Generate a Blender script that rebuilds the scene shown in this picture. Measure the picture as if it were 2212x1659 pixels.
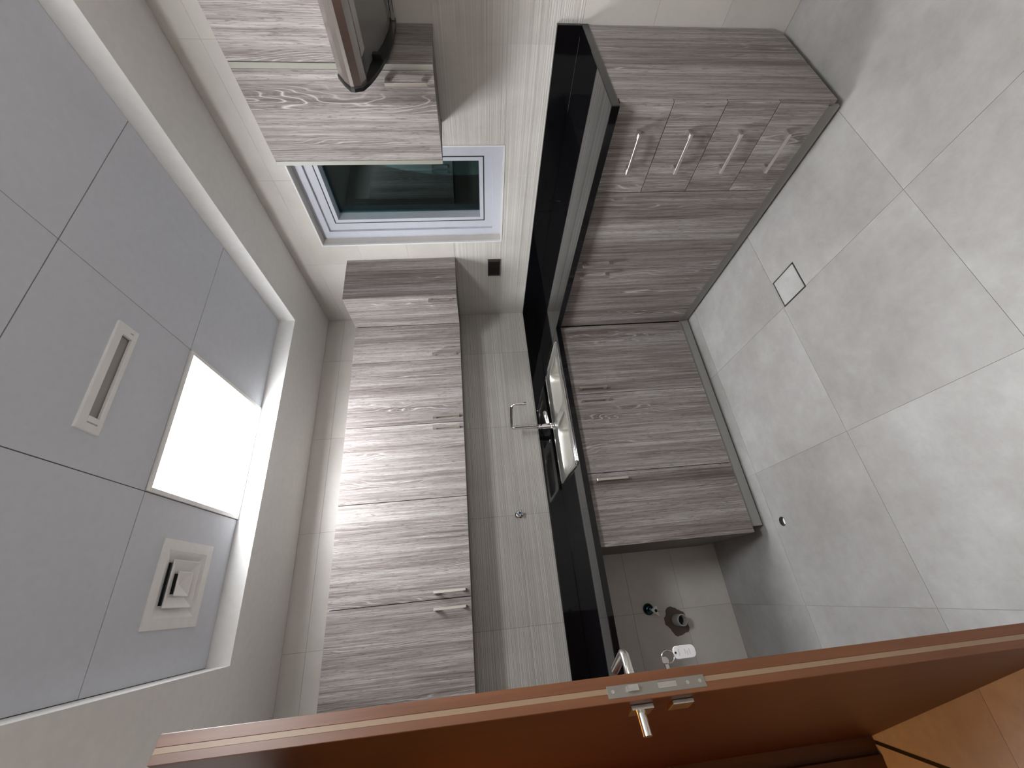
import bpy, bmesh, math, random
from mathutils import Vector, Matrix
from mathutils.geometry import tessellate_polygon

S = bpy.context.scene
C = S.collection
for o in list(bpy.data.objects):
    bpy.data.objects.remove(o)

# ------------------------------------------------------------------ camera
cam_d = bpy.data.cameras.new('camera')
cam = bpy.data.objects.new('camera', cam_d)
C.objects.link(cam)
S.camera = cam
CAM = Vector((-2.01628, -2.61014, 1.40811))
RX = Vector((-0.09531980, -0.05229049, -0.99407235))   # image right
RY = Vector((-0.88166713, 0.46805189, 0.05992086))     # image down
RZ = Vector((0.46214415, 0.88215256, -0.09071742))     # view direction
m = Matrix.Identity(4)
for i in range(3):
    m[i][0] = RX[i]; m[i][1] = -RY[i]; m[i][2] = -RZ[i]; m[i][3] = CAM[i]
cam.matrix_world = m
cam_d.sensor_fit = 'HORIZONTAL'
cam_d.sensor_width = 36.0
cam_d.lens = 873.337 / 2212.0 * 36.0
cam_d.clip_start = 0.02

# ------------------------------------------------------------------ world (night outside), exposure
w = bpy.data.worlds.new('night'); S.world = w
w.use_nodes = True
w.node_tree.nodes['Background'].inputs[0].default_value = (0.004, 0.005, 0.007, 1)
w.node_tree.nodes['Background'].inputs[1].default_value = 1.0
S.view_settings.view_transform = 'Standard'
S.view_settings.look = 'None'
S.view_settings.gamma = 1.0
S.view_settings.use_curve_mapping = False
S.view_settings.exposure = 0.0
PANEL_STRENGTH = 40.0          # ceiling light panel in the kitchen
HALL_STRENGTH = 210.0          # warm lamp in the hallway

# ------------------------------------------------------------------ room measures (metres)
XL, YF = -2.60, -3.38          # left wall, wall behind the camera
ZC, ZT = 2.506, 2.602          # soffit, raised tray ceiling
TX1, TX0, TY1, TY0 = -0.363, -2.163, -0.490, -2.890
CT, CB, UPZ = 0.894, 0.864, 0.994
U0, U1 = 1.491, 2.185
WY0, WY1, WZ0, WZ1 = -1.362, -0.749, 1.190, 2.289
HX, HY = -2.611, -0.718        # door hinge
DA = math.radians(24.0)
DD = Vector((math.sin(DA), -math.cos(DA), 0)); DN = Vector((math.cos(DA), math.sin(DA), 0))

# ------------------------------------------------------------------ materials
def mat(name):
    m = bpy.data.materials.new(name); m.use_nodes = True
    nt = m.node_tree
    return m, nt, nt.nodes['Principled BSDF']

def plain(name, col, rough=0.5, metal=0.0, spec=0.5, bump=0.0, bscale=200, aniso=0.0):
    m, nt, b = mat(name)
    b.inputs['Base Color'].default_value = (*col, 1)
    b.inputs['Roughness'].default_value = rough
    b.inputs['Metallic'].default_value = metal
    b.inputs['Specular IOR Level'].default_value = spec
    # faint mottling so that nothing is a perfectly flat colour
    n = nt.nodes.new('ShaderNodeTexNoise'); n.inputs['Scale'].default_value = 35; n.inputs['Detail'].default_value = 4
    g = nt.nodes.new('ShaderNodeNewGeometry'); nt.links.new(g.outputs['Position'], n.inputs['Vector'])
    mx = nt.nodes.new('ShaderNodeMix'); mx.data_type = 'RGBA'
    mx.inputs[6].default_value = (*[c * 0.93 for c in col], 1)
    mx.inputs[7].default_value = (*[min(1, c * 1.05) for c in col], 1)
    nt.links.new(n.outputs['Fac'], mx.inputs[0]); nt.links.new(mx.outputs[2], b.inputs['Base Color'])
    if bump:
        n2 = nt.nodes.new('ShaderNodeTexNoise'); n2.inputs['Scale'].default_value = bscale; n2.inputs['Detail'].default_value = 3
        nt.links.new(g.outputs['Position'], n2.inputs['Vector'])
        bp = nt.nodes.new('ShaderNodeBump'); bp.inputs['Strength'].default_value = bump; bp.inputs['Distance'].default_value = 0.002
        nt.links.new(n2.outputs['Fac'], bp.inputs['Height']); nt.links.new(bp.outputs['Normal'], b.inputs['Normal'])
    return m

def N(nt, t, **kw):
    n = nt.nodes.new(t)
    for k, v in kw.items():
        if k in n.inputs: n.inputs[k].default_value = v
        else: setattr(n, k, v)
    return n

def posrand(nt, amt=17.0):
    g = N(nt, 'ShaderNodeNewGeometry'); oi = N(nt, 'ShaderNodeObjectInfo')
    mu = N(nt, 'ShaderNodeMath', operation='MULTIPLY'); mu.inputs[1].default_value = amt
    nt.links.new(oi.outputs['Random'], mu.inputs[0])
    ad = N(nt, 'ShaderNodeVectorMath', operation='ADD')
    nt.links.new(g.outputs['Position'], ad.inputs[0]); nt.links.new(mu.outputs[0], ad.inputs[1])
    return ad.outputs[0], oi.outputs['Random']

def ramp(nt, src, stops, interp='LINEAR'):
    r = N(nt, 'ShaderNodeValToRGB'); r.color_ramp.interpolation = interp
    e = r.color_ramp.elements
    while len(e) < len(stops): e.new(0.5)
    for k, (p, c) in enumerate(stops):
        e[k].position = p; e[k].color = (*c, 1) if len(c) == 3 else c
    nt.links.new(src, r.inputs[0])
    return r.outputs[0]

def mathn(nt, op, a, b=None, clamp=False):
    n = N(nt, 'ShaderNodeMath', operation=op); n.use_clamp = clamp
    for i, v in enumerate((a, b)):
        if v is None: continue
        if isinstance(v, (int, float)): n.inputs[i].default_value = v
        else: nt.links.new(v, n.inputs[i])
    return n.outputs[0]

def mixc(nt, f, a, b, blend='MIX'):
    n = N(nt, 'ShaderNodeMix', data_type='RGBA', blend_type=blend)
    for i, v in ((0, f), (6, a), (7, b)):
        if isinstance(v, (int, float)): n.inputs[i].default_value = v
        elif isinstance(v, tuple): n.inputs[i].default_value = (*v, 1)
        else: nt.links.new(v, n.inputs[i])
    return n.outputs[2]

def wood_laminate():
    m, nt, b = mat('grey_oak_laminate')
    p, rnd = posrand(nt)
    def noise(sc, zs, detail=3, rough=0.5, dist=0.0):
        mp = N(nt, 'ShaderNodeMapping'); mp.inputs['Scale'].default_value = (1, 1, zs)
        nt.links.new(p, mp.inputs['Vector'])
        n = N(nt, 'ShaderNodeTexNoise', Scale=sc, Detail=detail, Roughness=rough, Distortion=dist)
        nt.links.new(mp.outputs[0], n.inputs['Vector']); return n.outputs['Fac']
    band = noise(10, 0.03, 2, .5)
    streak = noise(75, 0.020, 5, .62, .15)
    fibre = noise(330, 0.022, 3, .65)
    body = mathn(nt, 'ADD', mathn(nt, 'MULTIPLY', band, .28), mathn(nt, 'ADD', mathn(nt, 'MULTIPLY', streak, .40), mathn(nt, 'MULTIPLY', fibre, .32)))
    col = ramp(nt, body, [(0.39, (0.108, 0.085, 0.078)), (0.50, (0.232, 0.207, 0.198)), (0.61, (0.385, 0.365, 0.355))])
    # open pores: short dark dashes
    pore = ramp(nt, noise(240, 0.11, 2, .6), [(0.30, (1, 1, 1)), (0.43, (0, 0, 0))])
    col = mixc(nt, mathn(nt, 'MULTIPLY', pore, .62), col, (0.085, 0.068, 0.062))
    # clusters of wavy grain lines, a hand's width apart
    sp = N(nt, 'ShaderNodeSeparateXYZ'); nt.links.new(p, sp.inputs[0])
    u = mathn(nt, 'ADD', sp.outputs[0], sp.outputs[1])
    ph = mathn(nt, 'ADD', mathn(nt, 'MULTIPLY', u, 5.2), mathn(nt, 'MULTIPLY', noise(6.0, 0.10, 3, .55), 1.5))
    near = mathn(nt, 'PINGPONG', ph, 0.5)
    mask = ramp(nt, near, [(0.0, (1, 1, 1)), (0.21, (0, 0, 0))])
    q = mathn(nt, 'ADD', mathn(nt, 'MULTIPLY', ph, 19.0), mathn(nt, 'MULTIPLY', noise(22, 0.22, 2, .5), 2.6))
    saw = mathn(nt, 'PINGPONG', q, 0.5)
    vein = ramp(nt, saw, [(0.0, (1, 1, 1)), (0.13, (0, 0, 0))])
    dark = ramp(nt, saw, [(0.20, (0, 0, 0)), (0.34, (1, 1, 1)), (0.48, (0, 0, 0))])
    brk = ramp(nt, noise(9, 0.30, 2, .5), [(0.36, (0, 0, 0)), (0.50, (1, 1, 1))])
    mk = mathn(nt, 'MULTIPLY', mask, brk)
    col = mixc(nt, mathn(nt, 'MULTIPLY', mathn(nt, 'MULTIPLY', dark, mk), .55), col, (0.095, 0.076, 0.070))
    col = mixc(nt, mathn(nt, 'MULTIPLY', mathn(nt, 'MULTIPLY', vein, mk), .90), col, (0.52, 0.495, 0.48))
    tone = mathn(nt, 'ADD', mathn(nt, 'MULTIPLY', rnd, 0.12), 0.94)
    cc = N(nt, 'ShaderNodeVectorMath', operation='SCALE'); nt.links.new(col, cc.inputs[0]); nt.links.new(tone, cc.inputs['Scale'])
    nt.links.new(cc.outputs[0], b.inputs['Base Color'])
    b.inputs['Roughness'].default_value = 0.55
    b.inputs['Specular IOR Level'].default_value = 0.28
    bp = N(nt, 'ShaderNodeBump', Strength=0.25, Distance=0.0008)
    nt.links.new(streak, bp.inputs['Height']); nt.links.new(bp.outputs[0], b.inputs['Normal'])
    return m

def tile_mat(name, c0, c1, c2, rough=0.4, sc=2.2, spec=0.5, lines=False):
    m, nt, b = mat(name)
    p, rnd = posrand(nt, 23.0)
    n1 = N(nt, 'ShaderNodeTexNoise', Scale=sc, Detail=6.0, Roughness=0.62, Distortion=0.25); nt.links.new(p, n1.inputs['Vector'])
    n2 = N(nt, 'ShaderNodeTexNoise', Scale=sc * 14, Detail=5.0, Roughness=0.7); nt.links.new(p, n2.inputs['Vector'])
    v = mathn(nt, 'ADD', mathn(nt, 'MULTIPLY', n1.outputs['Fac'], .78), mathn(nt, 'MULTIPLY', n2.outputs['Fac'], .22))
    col = ramp(nt, v, [(0.34, c0), (0.5, c1), (0.66, c2)])
    tone = mathn(nt, 'ADD', mathn(nt, 'MULTIPLY', rnd, 0.07), 0.965)
    if lines:      # each raised strip of the ribbed tile has its own tone
        mp = N(nt, 'ShaderNodeMapping'); mp.inputs['Scale'].default_value = (0.6, 0.6, 150); g_ = N(nt, 'ShaderNodeNewGeometry')
        nt.links.new(g_.outputs['Position'], mp.inputs['Vector'])
        n3 = N(nt, 'ShaderNodeTexNoise', Scale=1.0, Detail=2.0, Roughness=0.6); nt.links.new(mp.outputs[0], n3.inputs['Vector'])
        tone = mathn(nt, 'MULTIPLY', tone, mathn(nt, 'ADD', mathn(nt, 'MULTIPLY', n3.outputs['Fac'], 0.75), 0.64))
    cc = N(nt, 'ShaderNodeVectorMath', operation='SCALE'); nt.links.new(col, cc.inputs[0]); nt.links.new(tone, cc.inputs['Scale'])
    nt.links.new(cc.outputs[0], b.inputs['Base Color'])
    r = mathn(nt, 'ADD', mathn(nt, 'MULTIPLY', n2.outputs['Fac'], 0.15), rough - 0.07)
    nt.links.new(r, b.inputs['Roughness'])
    b.inputs['Specular IOR Level'].default_value = spec
    return m

def brown_wood(name, dark, light, rough=0.4, zs=0.06):
    m, nt, b = mat(name)
    p, rnd = posrand(nt, 9.0)
    mp = N(nt, 'ShaderNodeMapping'); mp.inputs['Scale'].default_value = (1, 1, zs); nt.links.new(p, mp.inputs['Vector'])
    n1 = N(nt, 'ShaderNodeTexNoise', Scale=40.0, Detail=5.0, Roughness=0.6, Distortion=0.3); nt.links.new(mp.outputs[0], n1.inputs['Vector'])
    col = ramp(nt, n1.outputs['Fac'], [(0.3, dark), (0.7, light)])
    nt.links.new(col, b.inputs['Base Color']); b.inputs['Roughness'].default_value = rough
    return m

def brushed(name, col, rough, axis=(1, 1, 60)):
    m, nt, b = mat(name)
    g = N(nt, 'ShaderNodeNewGeometry')
    mp = N(nt, 'ShaderNodeMapping'); mp.inputs['Scale'].default_value = axis; nt.links.new(g.outputs['Position'], mp.inputs['Vector'])
    n1 = N(nt, 'ShaderNodeTexNoise', Scale=20.0, Detail=3.0); nt.links.new(mp.outputs[0], n1.inputs['Vector'])
    nt.links.new(mathn(nt, 'ADD', mathn(nt, 'MULTIPLY', n1.outputs['Fac'], 0.12), rough - 0.06), b.inputs['Roughness'])
    b.inputs['Base Color'].default_value = (*col, 1); b.inputs['Metallic'].default_value = 1.0
    return m

def emission(name, col, strength):
    m = bpy.data.materials.new(name); m.use_nodes = True; nt = m.node_tree
    nt.nodes.remove(nt.nodes['Principled BSDF'])
    e = nt.nodes.new('ShaderNodeEmission'); e.inputs[0].default_value = (*col, 1); e.inputs[1].default_value = strength
    nt.links.new(e.outputs[0], nt.nodes['Material Output'].inputs[0])
    return m

def glass_pane():
    m = bpy.data.materials.new('window_glass'); m.use_nodes = True; nt = m.node_tree
    nt.nodes.remove(nt.nodes['Principled BSDF'])
    tr = nt.nodes.new('ShaderNodeBsdfTransparent'); tr.inputs[0].default_value = (0.55, 0.68, 0.68, 1)
    gl = nt.nodes.new('ShaderNodeBsdfGlossy'); gl.inputs['Color'].default_value = (0.62, 0.85, 0.86, 1); gl.inputs['Roughness'].default_value = 0.015
    fr = nt.nodes.new('ShaderNodeFresnel'); fr.inputs[0].default_value = 1.75
    mx = nt.nodes.new('ShaderNodeMixShader')
    nt.links.new(fr.outputs[0], mx.inputs[0]); nt.links.new(tr.outputs[0], mx.inputs[1]); nt.links.new(gl.outputs[0], mx.inputs[2])
    nt.links.new(mx.outputs[0], nt.nodes['Material Output'].inputs[0])
    return m

def brick_wall(name, c, bw, bh):
    m, nt, b = mat(name)
    g = N(nt, 'ShaderNodeNewGeometry'); sx = N(nt, 'ShaderNodeSeparateXYZ'); nt.links.new(g.outputs['Position'], sx.inputs[0])
    cb = N(nt, 'ShaderNodeCombineXYZ')
    nt.links.new(mathn(nt, 'ADD', sx.outputs[0], sx.outputs[1]), cb.inputs[0]); nt.links.new(sx.outputs[2], cb.inputs[1])
    t = N(nt, 'ShaderNodeTexBrick', offset=0.0)
    t.inputs['Scale'].default_value = 1.0; t.inputs['Brick Width'].default_value = bw; t.inputs['Row Height'].default_value = bh
    t.inputs['Mortar Size'].default_value = 0.0012
    t.inputs['Color1'].default_value = (*c, 1); t.inputs['Color2'].default_value = (*[k * .97 for k in c], 1); t.inputs['Mortar'].default_value = (*[k * .6 for k in c], 1)
    nt.links.new(cb.outputs[0], t.inputs['Vector']); nt.links.new(t.outputs['Color'], b.inputs['Base Color']); b.inputs['Roughness'].default_value = .45
    return m

M = {}
M['wood'] = wood_laminate()
M['carcass'] = plain('cabinet_board', (0.155, 0.135, 0.125), 0.5)
M['edge'] = plain('pale_edge_band', (0.25, 0.245, 0.21), 0.45)
M['plinth'] = plain('grey_plinth', (0.27, 0.265, 0.25), 0.38)
M['granite'] = plain('black_granite', (0.0030, 0.0030, 0.0038), 0.035, spec=0.5)
M['handle'] = brushed('satin_nickel', (0.64, 0.60, 0.555), 0.33)
M['steel'] = brushed('sink_steel', (0.74, 0.73, 0.69), 0.36, (60, 1, 1))
M['rim'] = plain('polished_steel', (0.72, 0.71, 0.68), 0.12, 1.0)
M['chrome'] = plain('chrome', (0.82, 0.82, 0.84), 0.045, 1.0)
M['hoodsteel'] = brushed('hood_steel', (0.56, 0.51, 0.48), 0.24, (1, 60, 60))
M['black'] = plain('black_plastic', (0.006, 0.006, 0.007), 0.35)
M['hoodglass'] = plain('hood_underside', (0.17, 0.168, 0.165), 0.12, 0.0, 0.6)
M['walltile'] = tile_mat('beige_wall_tile', (0.53, 0.50, 0.465), (0.575, 0.545, 0.51), (0.61, 0.58, 0.545), 0.36, 3.0)
M['ribtile'] = tile_mat('ribbed_wall_tile', (0.56, 0.535, 0.50), (0.62, 0.595, 0.56), (0.67, 0.645, 0.61), 0.38, 3.0, lines=True)
M['grout'] = plain('grey_grout', (0.30, 0.278, 0.25), 0.8)
M['floortile'] = tile_mat('cement_floor_tile', (0.262, 0.252, 0.242), (0.345, 0.336, 0.325), (0.450, 0.444, 0.436), 0.38, 1.5)
M['floorgrout'] = plain('floor_grout', (0.25, 0.24, 0.225), 0.8)
M['soffit'] = plain('soffit_paint', (0.84, 0.835, 0.82), 0.55, bump=.05)
M['ceiltile'] = plain('ceiling_panel', (0.645, 0.665, 0.72), 0.6)
M['ceilgap'] = plain('ceiling_gap', (0.10, 0.10, 0.10), 0.8)
M['whiteplastic'] = plain('white_plastic', (0.86, 0.85, 0.83), 0.4)
M['lens'] = plain('grey_lens', (0.42, 0.40, 0.39), 0.35)
M['dark'] = plain('dark_void', (0.01, 0.01, 0.01), 0.8)
M['frame'] = plain('lavender_aluminium', (0.50, 0.515, 0.575), 0.38)
M['gasket'] = plain('black_gasket', (0.008, 0.008, 0.01), 0.5)
M['bead'] = plain('white_trim_bead', (0.72, 0.72, 0.72), 0.35)
M['glass'] = glass_pane()
M['panel'] = emission('light_panel_diffuser', (0.97, 0.985, 1.0), PANEL_STRENGTH)
M['hall'] = emission('warm_lamp', (1.0, 0.40, 0.085), HALL_STRENGTH)
M['door'] = brown_wood('reddish_door_veneer', (0.046, 0.009, 0.003), (0.080, 0.019, 0.006), 0.38)
M['dooredge'] = brown_wood('door_edge_lipping', (0.125, 0.042, 0.015), (0.185, 0.070, 0.028), 0.40)
M['doorstrip'] = plain('edge_seal_strip', (0.28, 0.185, 0.115), 0.42)
M['jamb'] = brown_wood('dark_door_frame', (0.060, 0.022, 0.012), (0.10, 0.040, 0.022), 0.4)
M['satin'] = brushed('satin_steel', (0.68, 0.66, 0.62), 0.20)
M['plate'] = plain('lock_plate_steel', (0.33, 0.31, 0.28), 0.38, 0.8)
M['tag'] = plain('white_key_tag', (0.74, 0.73, 0.75), 0.35)
M['ink'] = plain('faded_ink', (0.50, 0.48, 0.52), 0.6)
M['pvc'] = plain('grey_pvc_pipe', (0.40, 0.385, 0.36), 0.5)
M['mortar'] = plain('rough_mortar', (0.115, 0.085, 0.065), 0.9, bump=.8, bscale=120)
M['valve'] = plain('dark_teal_chrome', (0.04, 0.10, 0.13), 0.12, 0.9)
M['blue'] = plain('blue_cap', (0.02, 0.07, 0.22), 0.3)
M['socket'] = plain('black_socket_plate', (0.007, 0.006, 0.006), 0.35, spec=0.25)
M['socketrim'] = plain('brown_socket_rim', (0.055, 0.042, 0.036), 0.35, 0, 0.3)
M['hallwall'] = plain('hall_wall_paint', (0.55, 0.50, 0.44), 0.6)
M['hallfloor'] = tile_mat('hall_floor_tile', (0.36, 0.34, 0.31), (0.42, 0.40, 0.37), (0.48, 0.46, 0.43), 0.38, 2.0)
M['leftwall'] = brick_wall('tiled_side_wall', (0.575, 0.545, 0.51), 0.6, 0.2985)

# ------------------------------------------------------------------ mesh helpers
class MB:
    def __init__(s): s.v = []; s.f = []
    def add(s, vs, fs):
        k = len(s.v); s.v += [tuple(v) for v in vs]; s.f += [tuple(i + k for i in f) for f in fs]; return s
    def box(s, x0, x1, y0, y1, z0, z1):
        if x0 > x1: x0, x1 = x1, x0
        if y0 > y1: y0, y1 = y1, y0
        if z0 > z1: z0, z1 = z1, z0
        return s.add([(x0,y0,z0),(x1,y0,z0),(x1,y1,z0),(x0,y1,z0),(x0,y0,z1),(x1,y0,z1),(x1,y1,z1),(x0,y1,z1)],
                     [(0,3,2,1),(4,5,6,7),(0,1,5,4),(1,2,6,5),(2,3,7,6),(3,0,4,7)])
    def obox(s, o, ux, uy, uz):
        o, ux, uy, uz = map(Vector, (o, ux, uy, uz))
        vs = [o, o+ux, o+ux+uy, o+uy, o+uz, o+ux+uz, o+ux+uy+uz, o+uy+uz]
        return s.add(vs, [(0,3,2,1),(4,5,6,7),(0,1,5,4),(1,2,6,5),(2,3,7,6),(3,0,4,7)])
    def prism(s, poly, a, b, axis):
        n = len(poly)
        def mk(p, t):
            if axis == 'x': return (t, p[0], p[1])
            if axis == 'y': return (p[0], t, p[1])
            return (p[0], p[1], t)
        vs = [mk(p, a) for p in poly] + [mk(p, b) for p in poly]
        fs = [tuple(range(n))[::-1], tuple(range(n, 2*n))] + [(i, (i+1) % n, (i+1) % n + n, i + n) for i in range(n)]
        return s.add(vs, fs)
    def loft(s, loops, cap0=False, cap1=False):
        n = len(loops[0]); vs = [v for l in loops for v in l]; fs = []
        for k in range(len(loops) - 1):
            for i in range(n):
                j = (i + 1) % n
                fs.append((k*n+i, k*n+j, (k+1)*n+j, (k+1)*n+i))
        if cap0: fs.append(tuple(range(n))[::-1])
        if cap1: fs.append(tuple(range((len(loops)-1)*n, len(loops)*n)))
        return s.add(vs, fs)
    def tube(s, path, r, seg=14, caps=True):
        path = [Vector(p) for p in path]; rs = r if isinstance(r, (list, tuple)) else [r] * len(path)
        loops = []; t0 = (path[1] - path[0]).normalized()
        up = Vector((0, 0, 1)) if abs(t0.z) < .9 else Vector((1, 0, 0))
        u = t0.cross(up).normalized()
        for i, p in enumerate(path):
            if i == 0: t = path[1] - path[0]
            elif i == len(path) - 1: t = path[-1] - path[-2]
            else: t = (path[i+1] - path[i]).normalized() + (path[i] - path[i-1]).normalized()
            t.normalize(); u = (u - t * u.dot(t)).normalized(); vv = t.cross(u)
            loops.append([p + (u * math.cos(2*math.pi*k/seg) + vv * math.sin(2*math.pi*k/seg)) * rs[i] for k in range(seg)])
        return s.loft(loops, caps, caps)
    def lathe(s, prof, org, axis, seg=24):
        org = Vector(org); ax = Vector(axis).normalized()
        u = ax.cross(Vector((0, 0, 1)) if abs(ax.z) < .9 else Vector((1, 0, 0))).normalized(); vv = ax.cross(u)
        loops = [[org + ax * h + (u * math.cos(2*math.pi*k/seg) + vv * math.sin(2*math.pi*k/seg)) * r for k in range(seg)] for r, h in prof]
        return s.loft(loops, True, True)
    def polyholes(s, outer, holes, z0, z1):
        loops = [outer] + holes
        flat = [p for l in loops for p in l]
        tris = tessellate_polygon([[Vector((p[0], p[1], 0)) for p in l] for l in loops])
        n = len(flat)
        vs = [(p[0], p[1], z1) for p in flat] + [(p[0], p[1], z0) for p in flat]
        fs = []
        for t in tris:
            a, b_, c_ = [Vector((flat[i][0], flat[i][1], 0)) for i in t]
            t = tuple(t) if (b_ - a).cross(c_ - a).z > 0 else tuple(t)[::-1]
            fs.append(t); fs.append(tuple(i + n for i in t[::-1]))
        k = 0
        for l in loops:
            for i in range(len(l)):
                j = (i + 1) % len(l); fs.append((k + i, k + i + n, k + j + n, k + j))
            k += len(l)
        return s.add(vs, fs)

def obj(name, mb, material, parent=None, bevel=0.0, seg=1, smooth=False, org=None):
    me = bpy.data.meshes.new(name); me.from_pydata(mb.v, [], mb.f); me.update()
    bm = bmesh.new(); bm.from_mesh(me)
    bmesh.ops.recalc_face_normals(bm, faces=bm.faces)
    if bevel:
        es = [e for e in bm.edges if len(e.link_faces) == 2 and e.calc_face_angle(0) > 0.6]
        bmesh.ops.bevel(bm, geom=es, offset=bevel, segments=seg, affect='EDGES', profile=0.5)
    if smooth:
        for f in bm.faces: f.smooth = True
        for e in bm.edges:
            if len(e.link_faces) == 2 and e.calc_face_angle(0) > 0.7: e.smooth = False
    bm.to_mesh(me); bm.free()
    me.materials.append(M[material] if isinstance(material, str) else material)
    o = bpy.data.objects.new(name, me); C.objects.link(o)
    if org is not None:
        me.transform(Matrix.Translation(-Vector(org))); o.location = org
    if parent is not None: attach(o, parent)
    return o

WORLD = {}
def attach(o, parent):
    o.parent = parent
    o.matrix_parent_inverse = Matrix.Translation(-wpos(parent))
def wpos(o):
    p = Vector(o.location)
    if o.parent is not None and not o.matrix_parent_inverse.is_identity: return p
    return p

def thing(name, label, cat, loc, group=None):
    o = bpy.data.objects.new(name, None); C.objects.link(o); o.location = loc; o.empty_display_size = .05
    o['label'] = label; o['category'] = cat
    if group: o['group'] = group
    return o
def tag(o, label, cat, group=None):
    o['label'] = label; o['category'] = cat
    if group: o['group'] = group
    return o
def struct(o, label=None):
    o['kind'] = 'structure'
    if label: o['label'] = label
    return o

def minus(rects, hole):
    out = []; hx0, hx1, hy0, hy1 = hole
    for (x0, x1, y0, y1) in rects:
        if hx0 >= x1 or hx1 <= x0 or hy0 >= y1 or hy1 <= y0: out.append((x0, x1, y0, y1)); continue
        if y0 < hy0: out.append((x0, x1, y0, hy0))
        if hy1 < y1: out.append((x0, x1, hy1, y1))
        a, b = max(y0, hy0), min(y1, hy1)
        if x0 < hx0: out.append((x0, hx0, a, b))
        if hx1 < x1: out.append((hx1, x1, a, b))
    return [r for r in out if r[1] - r[0] > 1e-4 and r[3] - r[2] > 1e-4]

def rrect(x0, x1, y0, y1, r, seg=5):
    pts = []
    for cx, cy, a0 in ((x1-r, y1-r, 0), (x0+r, y1-r, 90), (x0+r, y0+r, 180), (x1-r, y0+r, 270)):
        for k in range(seg + 1):
            a = math.radians(a0 + 90 * k / seg); pts.append((cx + r*math.cos(a), cy + r*math.sin(a)))
    return pts

def bow(axis, p, length, sgn_dir, proj=0.032, h=0.012, post=0.020, t=0.007):
    """Square bow handle. axis 'z' or 'y' or 'x': bar direction; p: centre on the front; sgn_dir: outward unit vector."""
    mb = MB(); d = Vector(sgn_dir); a = {'x': Vector((1,0,0)), 'y': Vector((0,1,0)), 'z': Vector((0,0,1))}[axis]
    s = d.cross(a)
    c = Vector(p) - d * 0.001; pr = proj + 0.001
    mb.obox(c - a*length/2 - s*h/2 + d*(pr - t), a*length, s*h, d*t)
    mb.obox(c - a*length/2 - s*h/2, a*post, s*h, d*(pr - t))
    mb.obox(c + a*(length/2 - post) - s*h/2, a*post, s*h, d*(pr - t))
    return mb

rng = random.Random(7)
# ------------------------------------------------------------------ floor
HOLE = (-1.827, -0.683, 0.0215)     # small round floor outlet
DRX0, DRX1, DRY0, DRY1 = -0.986, -0.847, -1.367, -1.2285
mb = MB()
rects = minus([(XL - .02, 0.0, YF, 0.0)], (HOLE[0]-.03, HOLE[0]+.03, HOLE[1]-.03, HOLE[1]+.03))
rects = minus(rects, (DRX0, DRX1, DRY0, DRY1))
for r in rects: mb.box(r[0], r[1], r[2], r[3], -0.08, -0.0015)
floor = struct(obj('floor', mb, 'floorgrout'), 'large format grey cement look floor tiles with thin joints')
G = 0.0009
xs = [0.0, -0.983, -1.581, -2.179, XL - .02]; ys = [0.0] + [-0.025 - 0.6 * k for k in range(0, 6)] + [YF]
ys = [0.0, -0.624, -1.2225, -1.821, -2.42, -3.018, YF]
shared = {}
for i in range(len(xs) - 1):
    for j in range(len(ys) - 1):
        x1, x0, y1, y0 = xs[i] - .0006, xs[i+1] + .0006, ys[j] - .0006, ys[j+1] + .0006
        tm = MB()
        if x0 < HOLE[0] < x1 and y0 < HOLE[1] < y1:
            hole = [(HOLE[0] + HOLE[2]*math.cos(2*math.pi*k/24), HOLE[1] + HOLE[2]*math.sin(2*math.pi*k/24)) for k in range(24)]
            tm.polyholes([(x0,y0),(x1,y0),(x1,y1),(x0,y1)], [hole], -0.006, 0.0)
            obj('floor_tile', tm, 'floortile', floor)
            continue
        pieces = minus([(x0, x1, y0, y1)], (DRX0 - .001, DRX1 + .001, DRY0 - .001, DRY1 + .001))
        if len(pieces) == 1:
            key = (round(x1-x0, 3), round(y1-y0, 3)); cx, cy = (x0+x1)/2, (y0+y1)/2
            if key not in shared:
                tm.box(-(x1-x0)/2, (x1-x0)/2, -(y1-y0)/2, (y1-y0)/2, -0.006, 0)
                o = obj('floor_tile', tm, 'floortile'); shared[key] = o.data
            else:
                o = bpy.data.objects.new('floor_tile', shared[key]); C.objects.link(o)
            o.location = (cx, cy, 0); attach(o, floor)
        else:
            for r in pieces: tm.box(r[0], r[1], r[2], r[3], -0.006, 0.0)
            obj('floor_tile', tm, 'floortile', floor)

# ------------------------------------------------------------------ walls A (back, y=0) and B (right, x=0)
ZJ = [0.0, 0.291, 0.590, 0.889, 1.1875, 1.490, 1.7885, 2.0855, 2.3845, ZC]
RIB = (0.889, 1.490)
mb = MB().box(XL - .15, 0.2, 0.0012, 0.2, -0.08, 2.75)
wall_back = struct(obj('wall_back', mb, 'grout'), 'beige tiled wall behind the sink, ribbed between worktop and wall cabinets')
mb = MB()
for r in minus([(YF, 0.0012, -0.08, 2.75)], (WY0, WY1, WZ0, WZ1)): mb.box(0.0012, 0.2, r[0], r[1], r[2], r[3])
wall_right = struct(obj('wall_right', mb, 'walltile'), 'beige tiled wall with the window and extractor hood')

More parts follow.
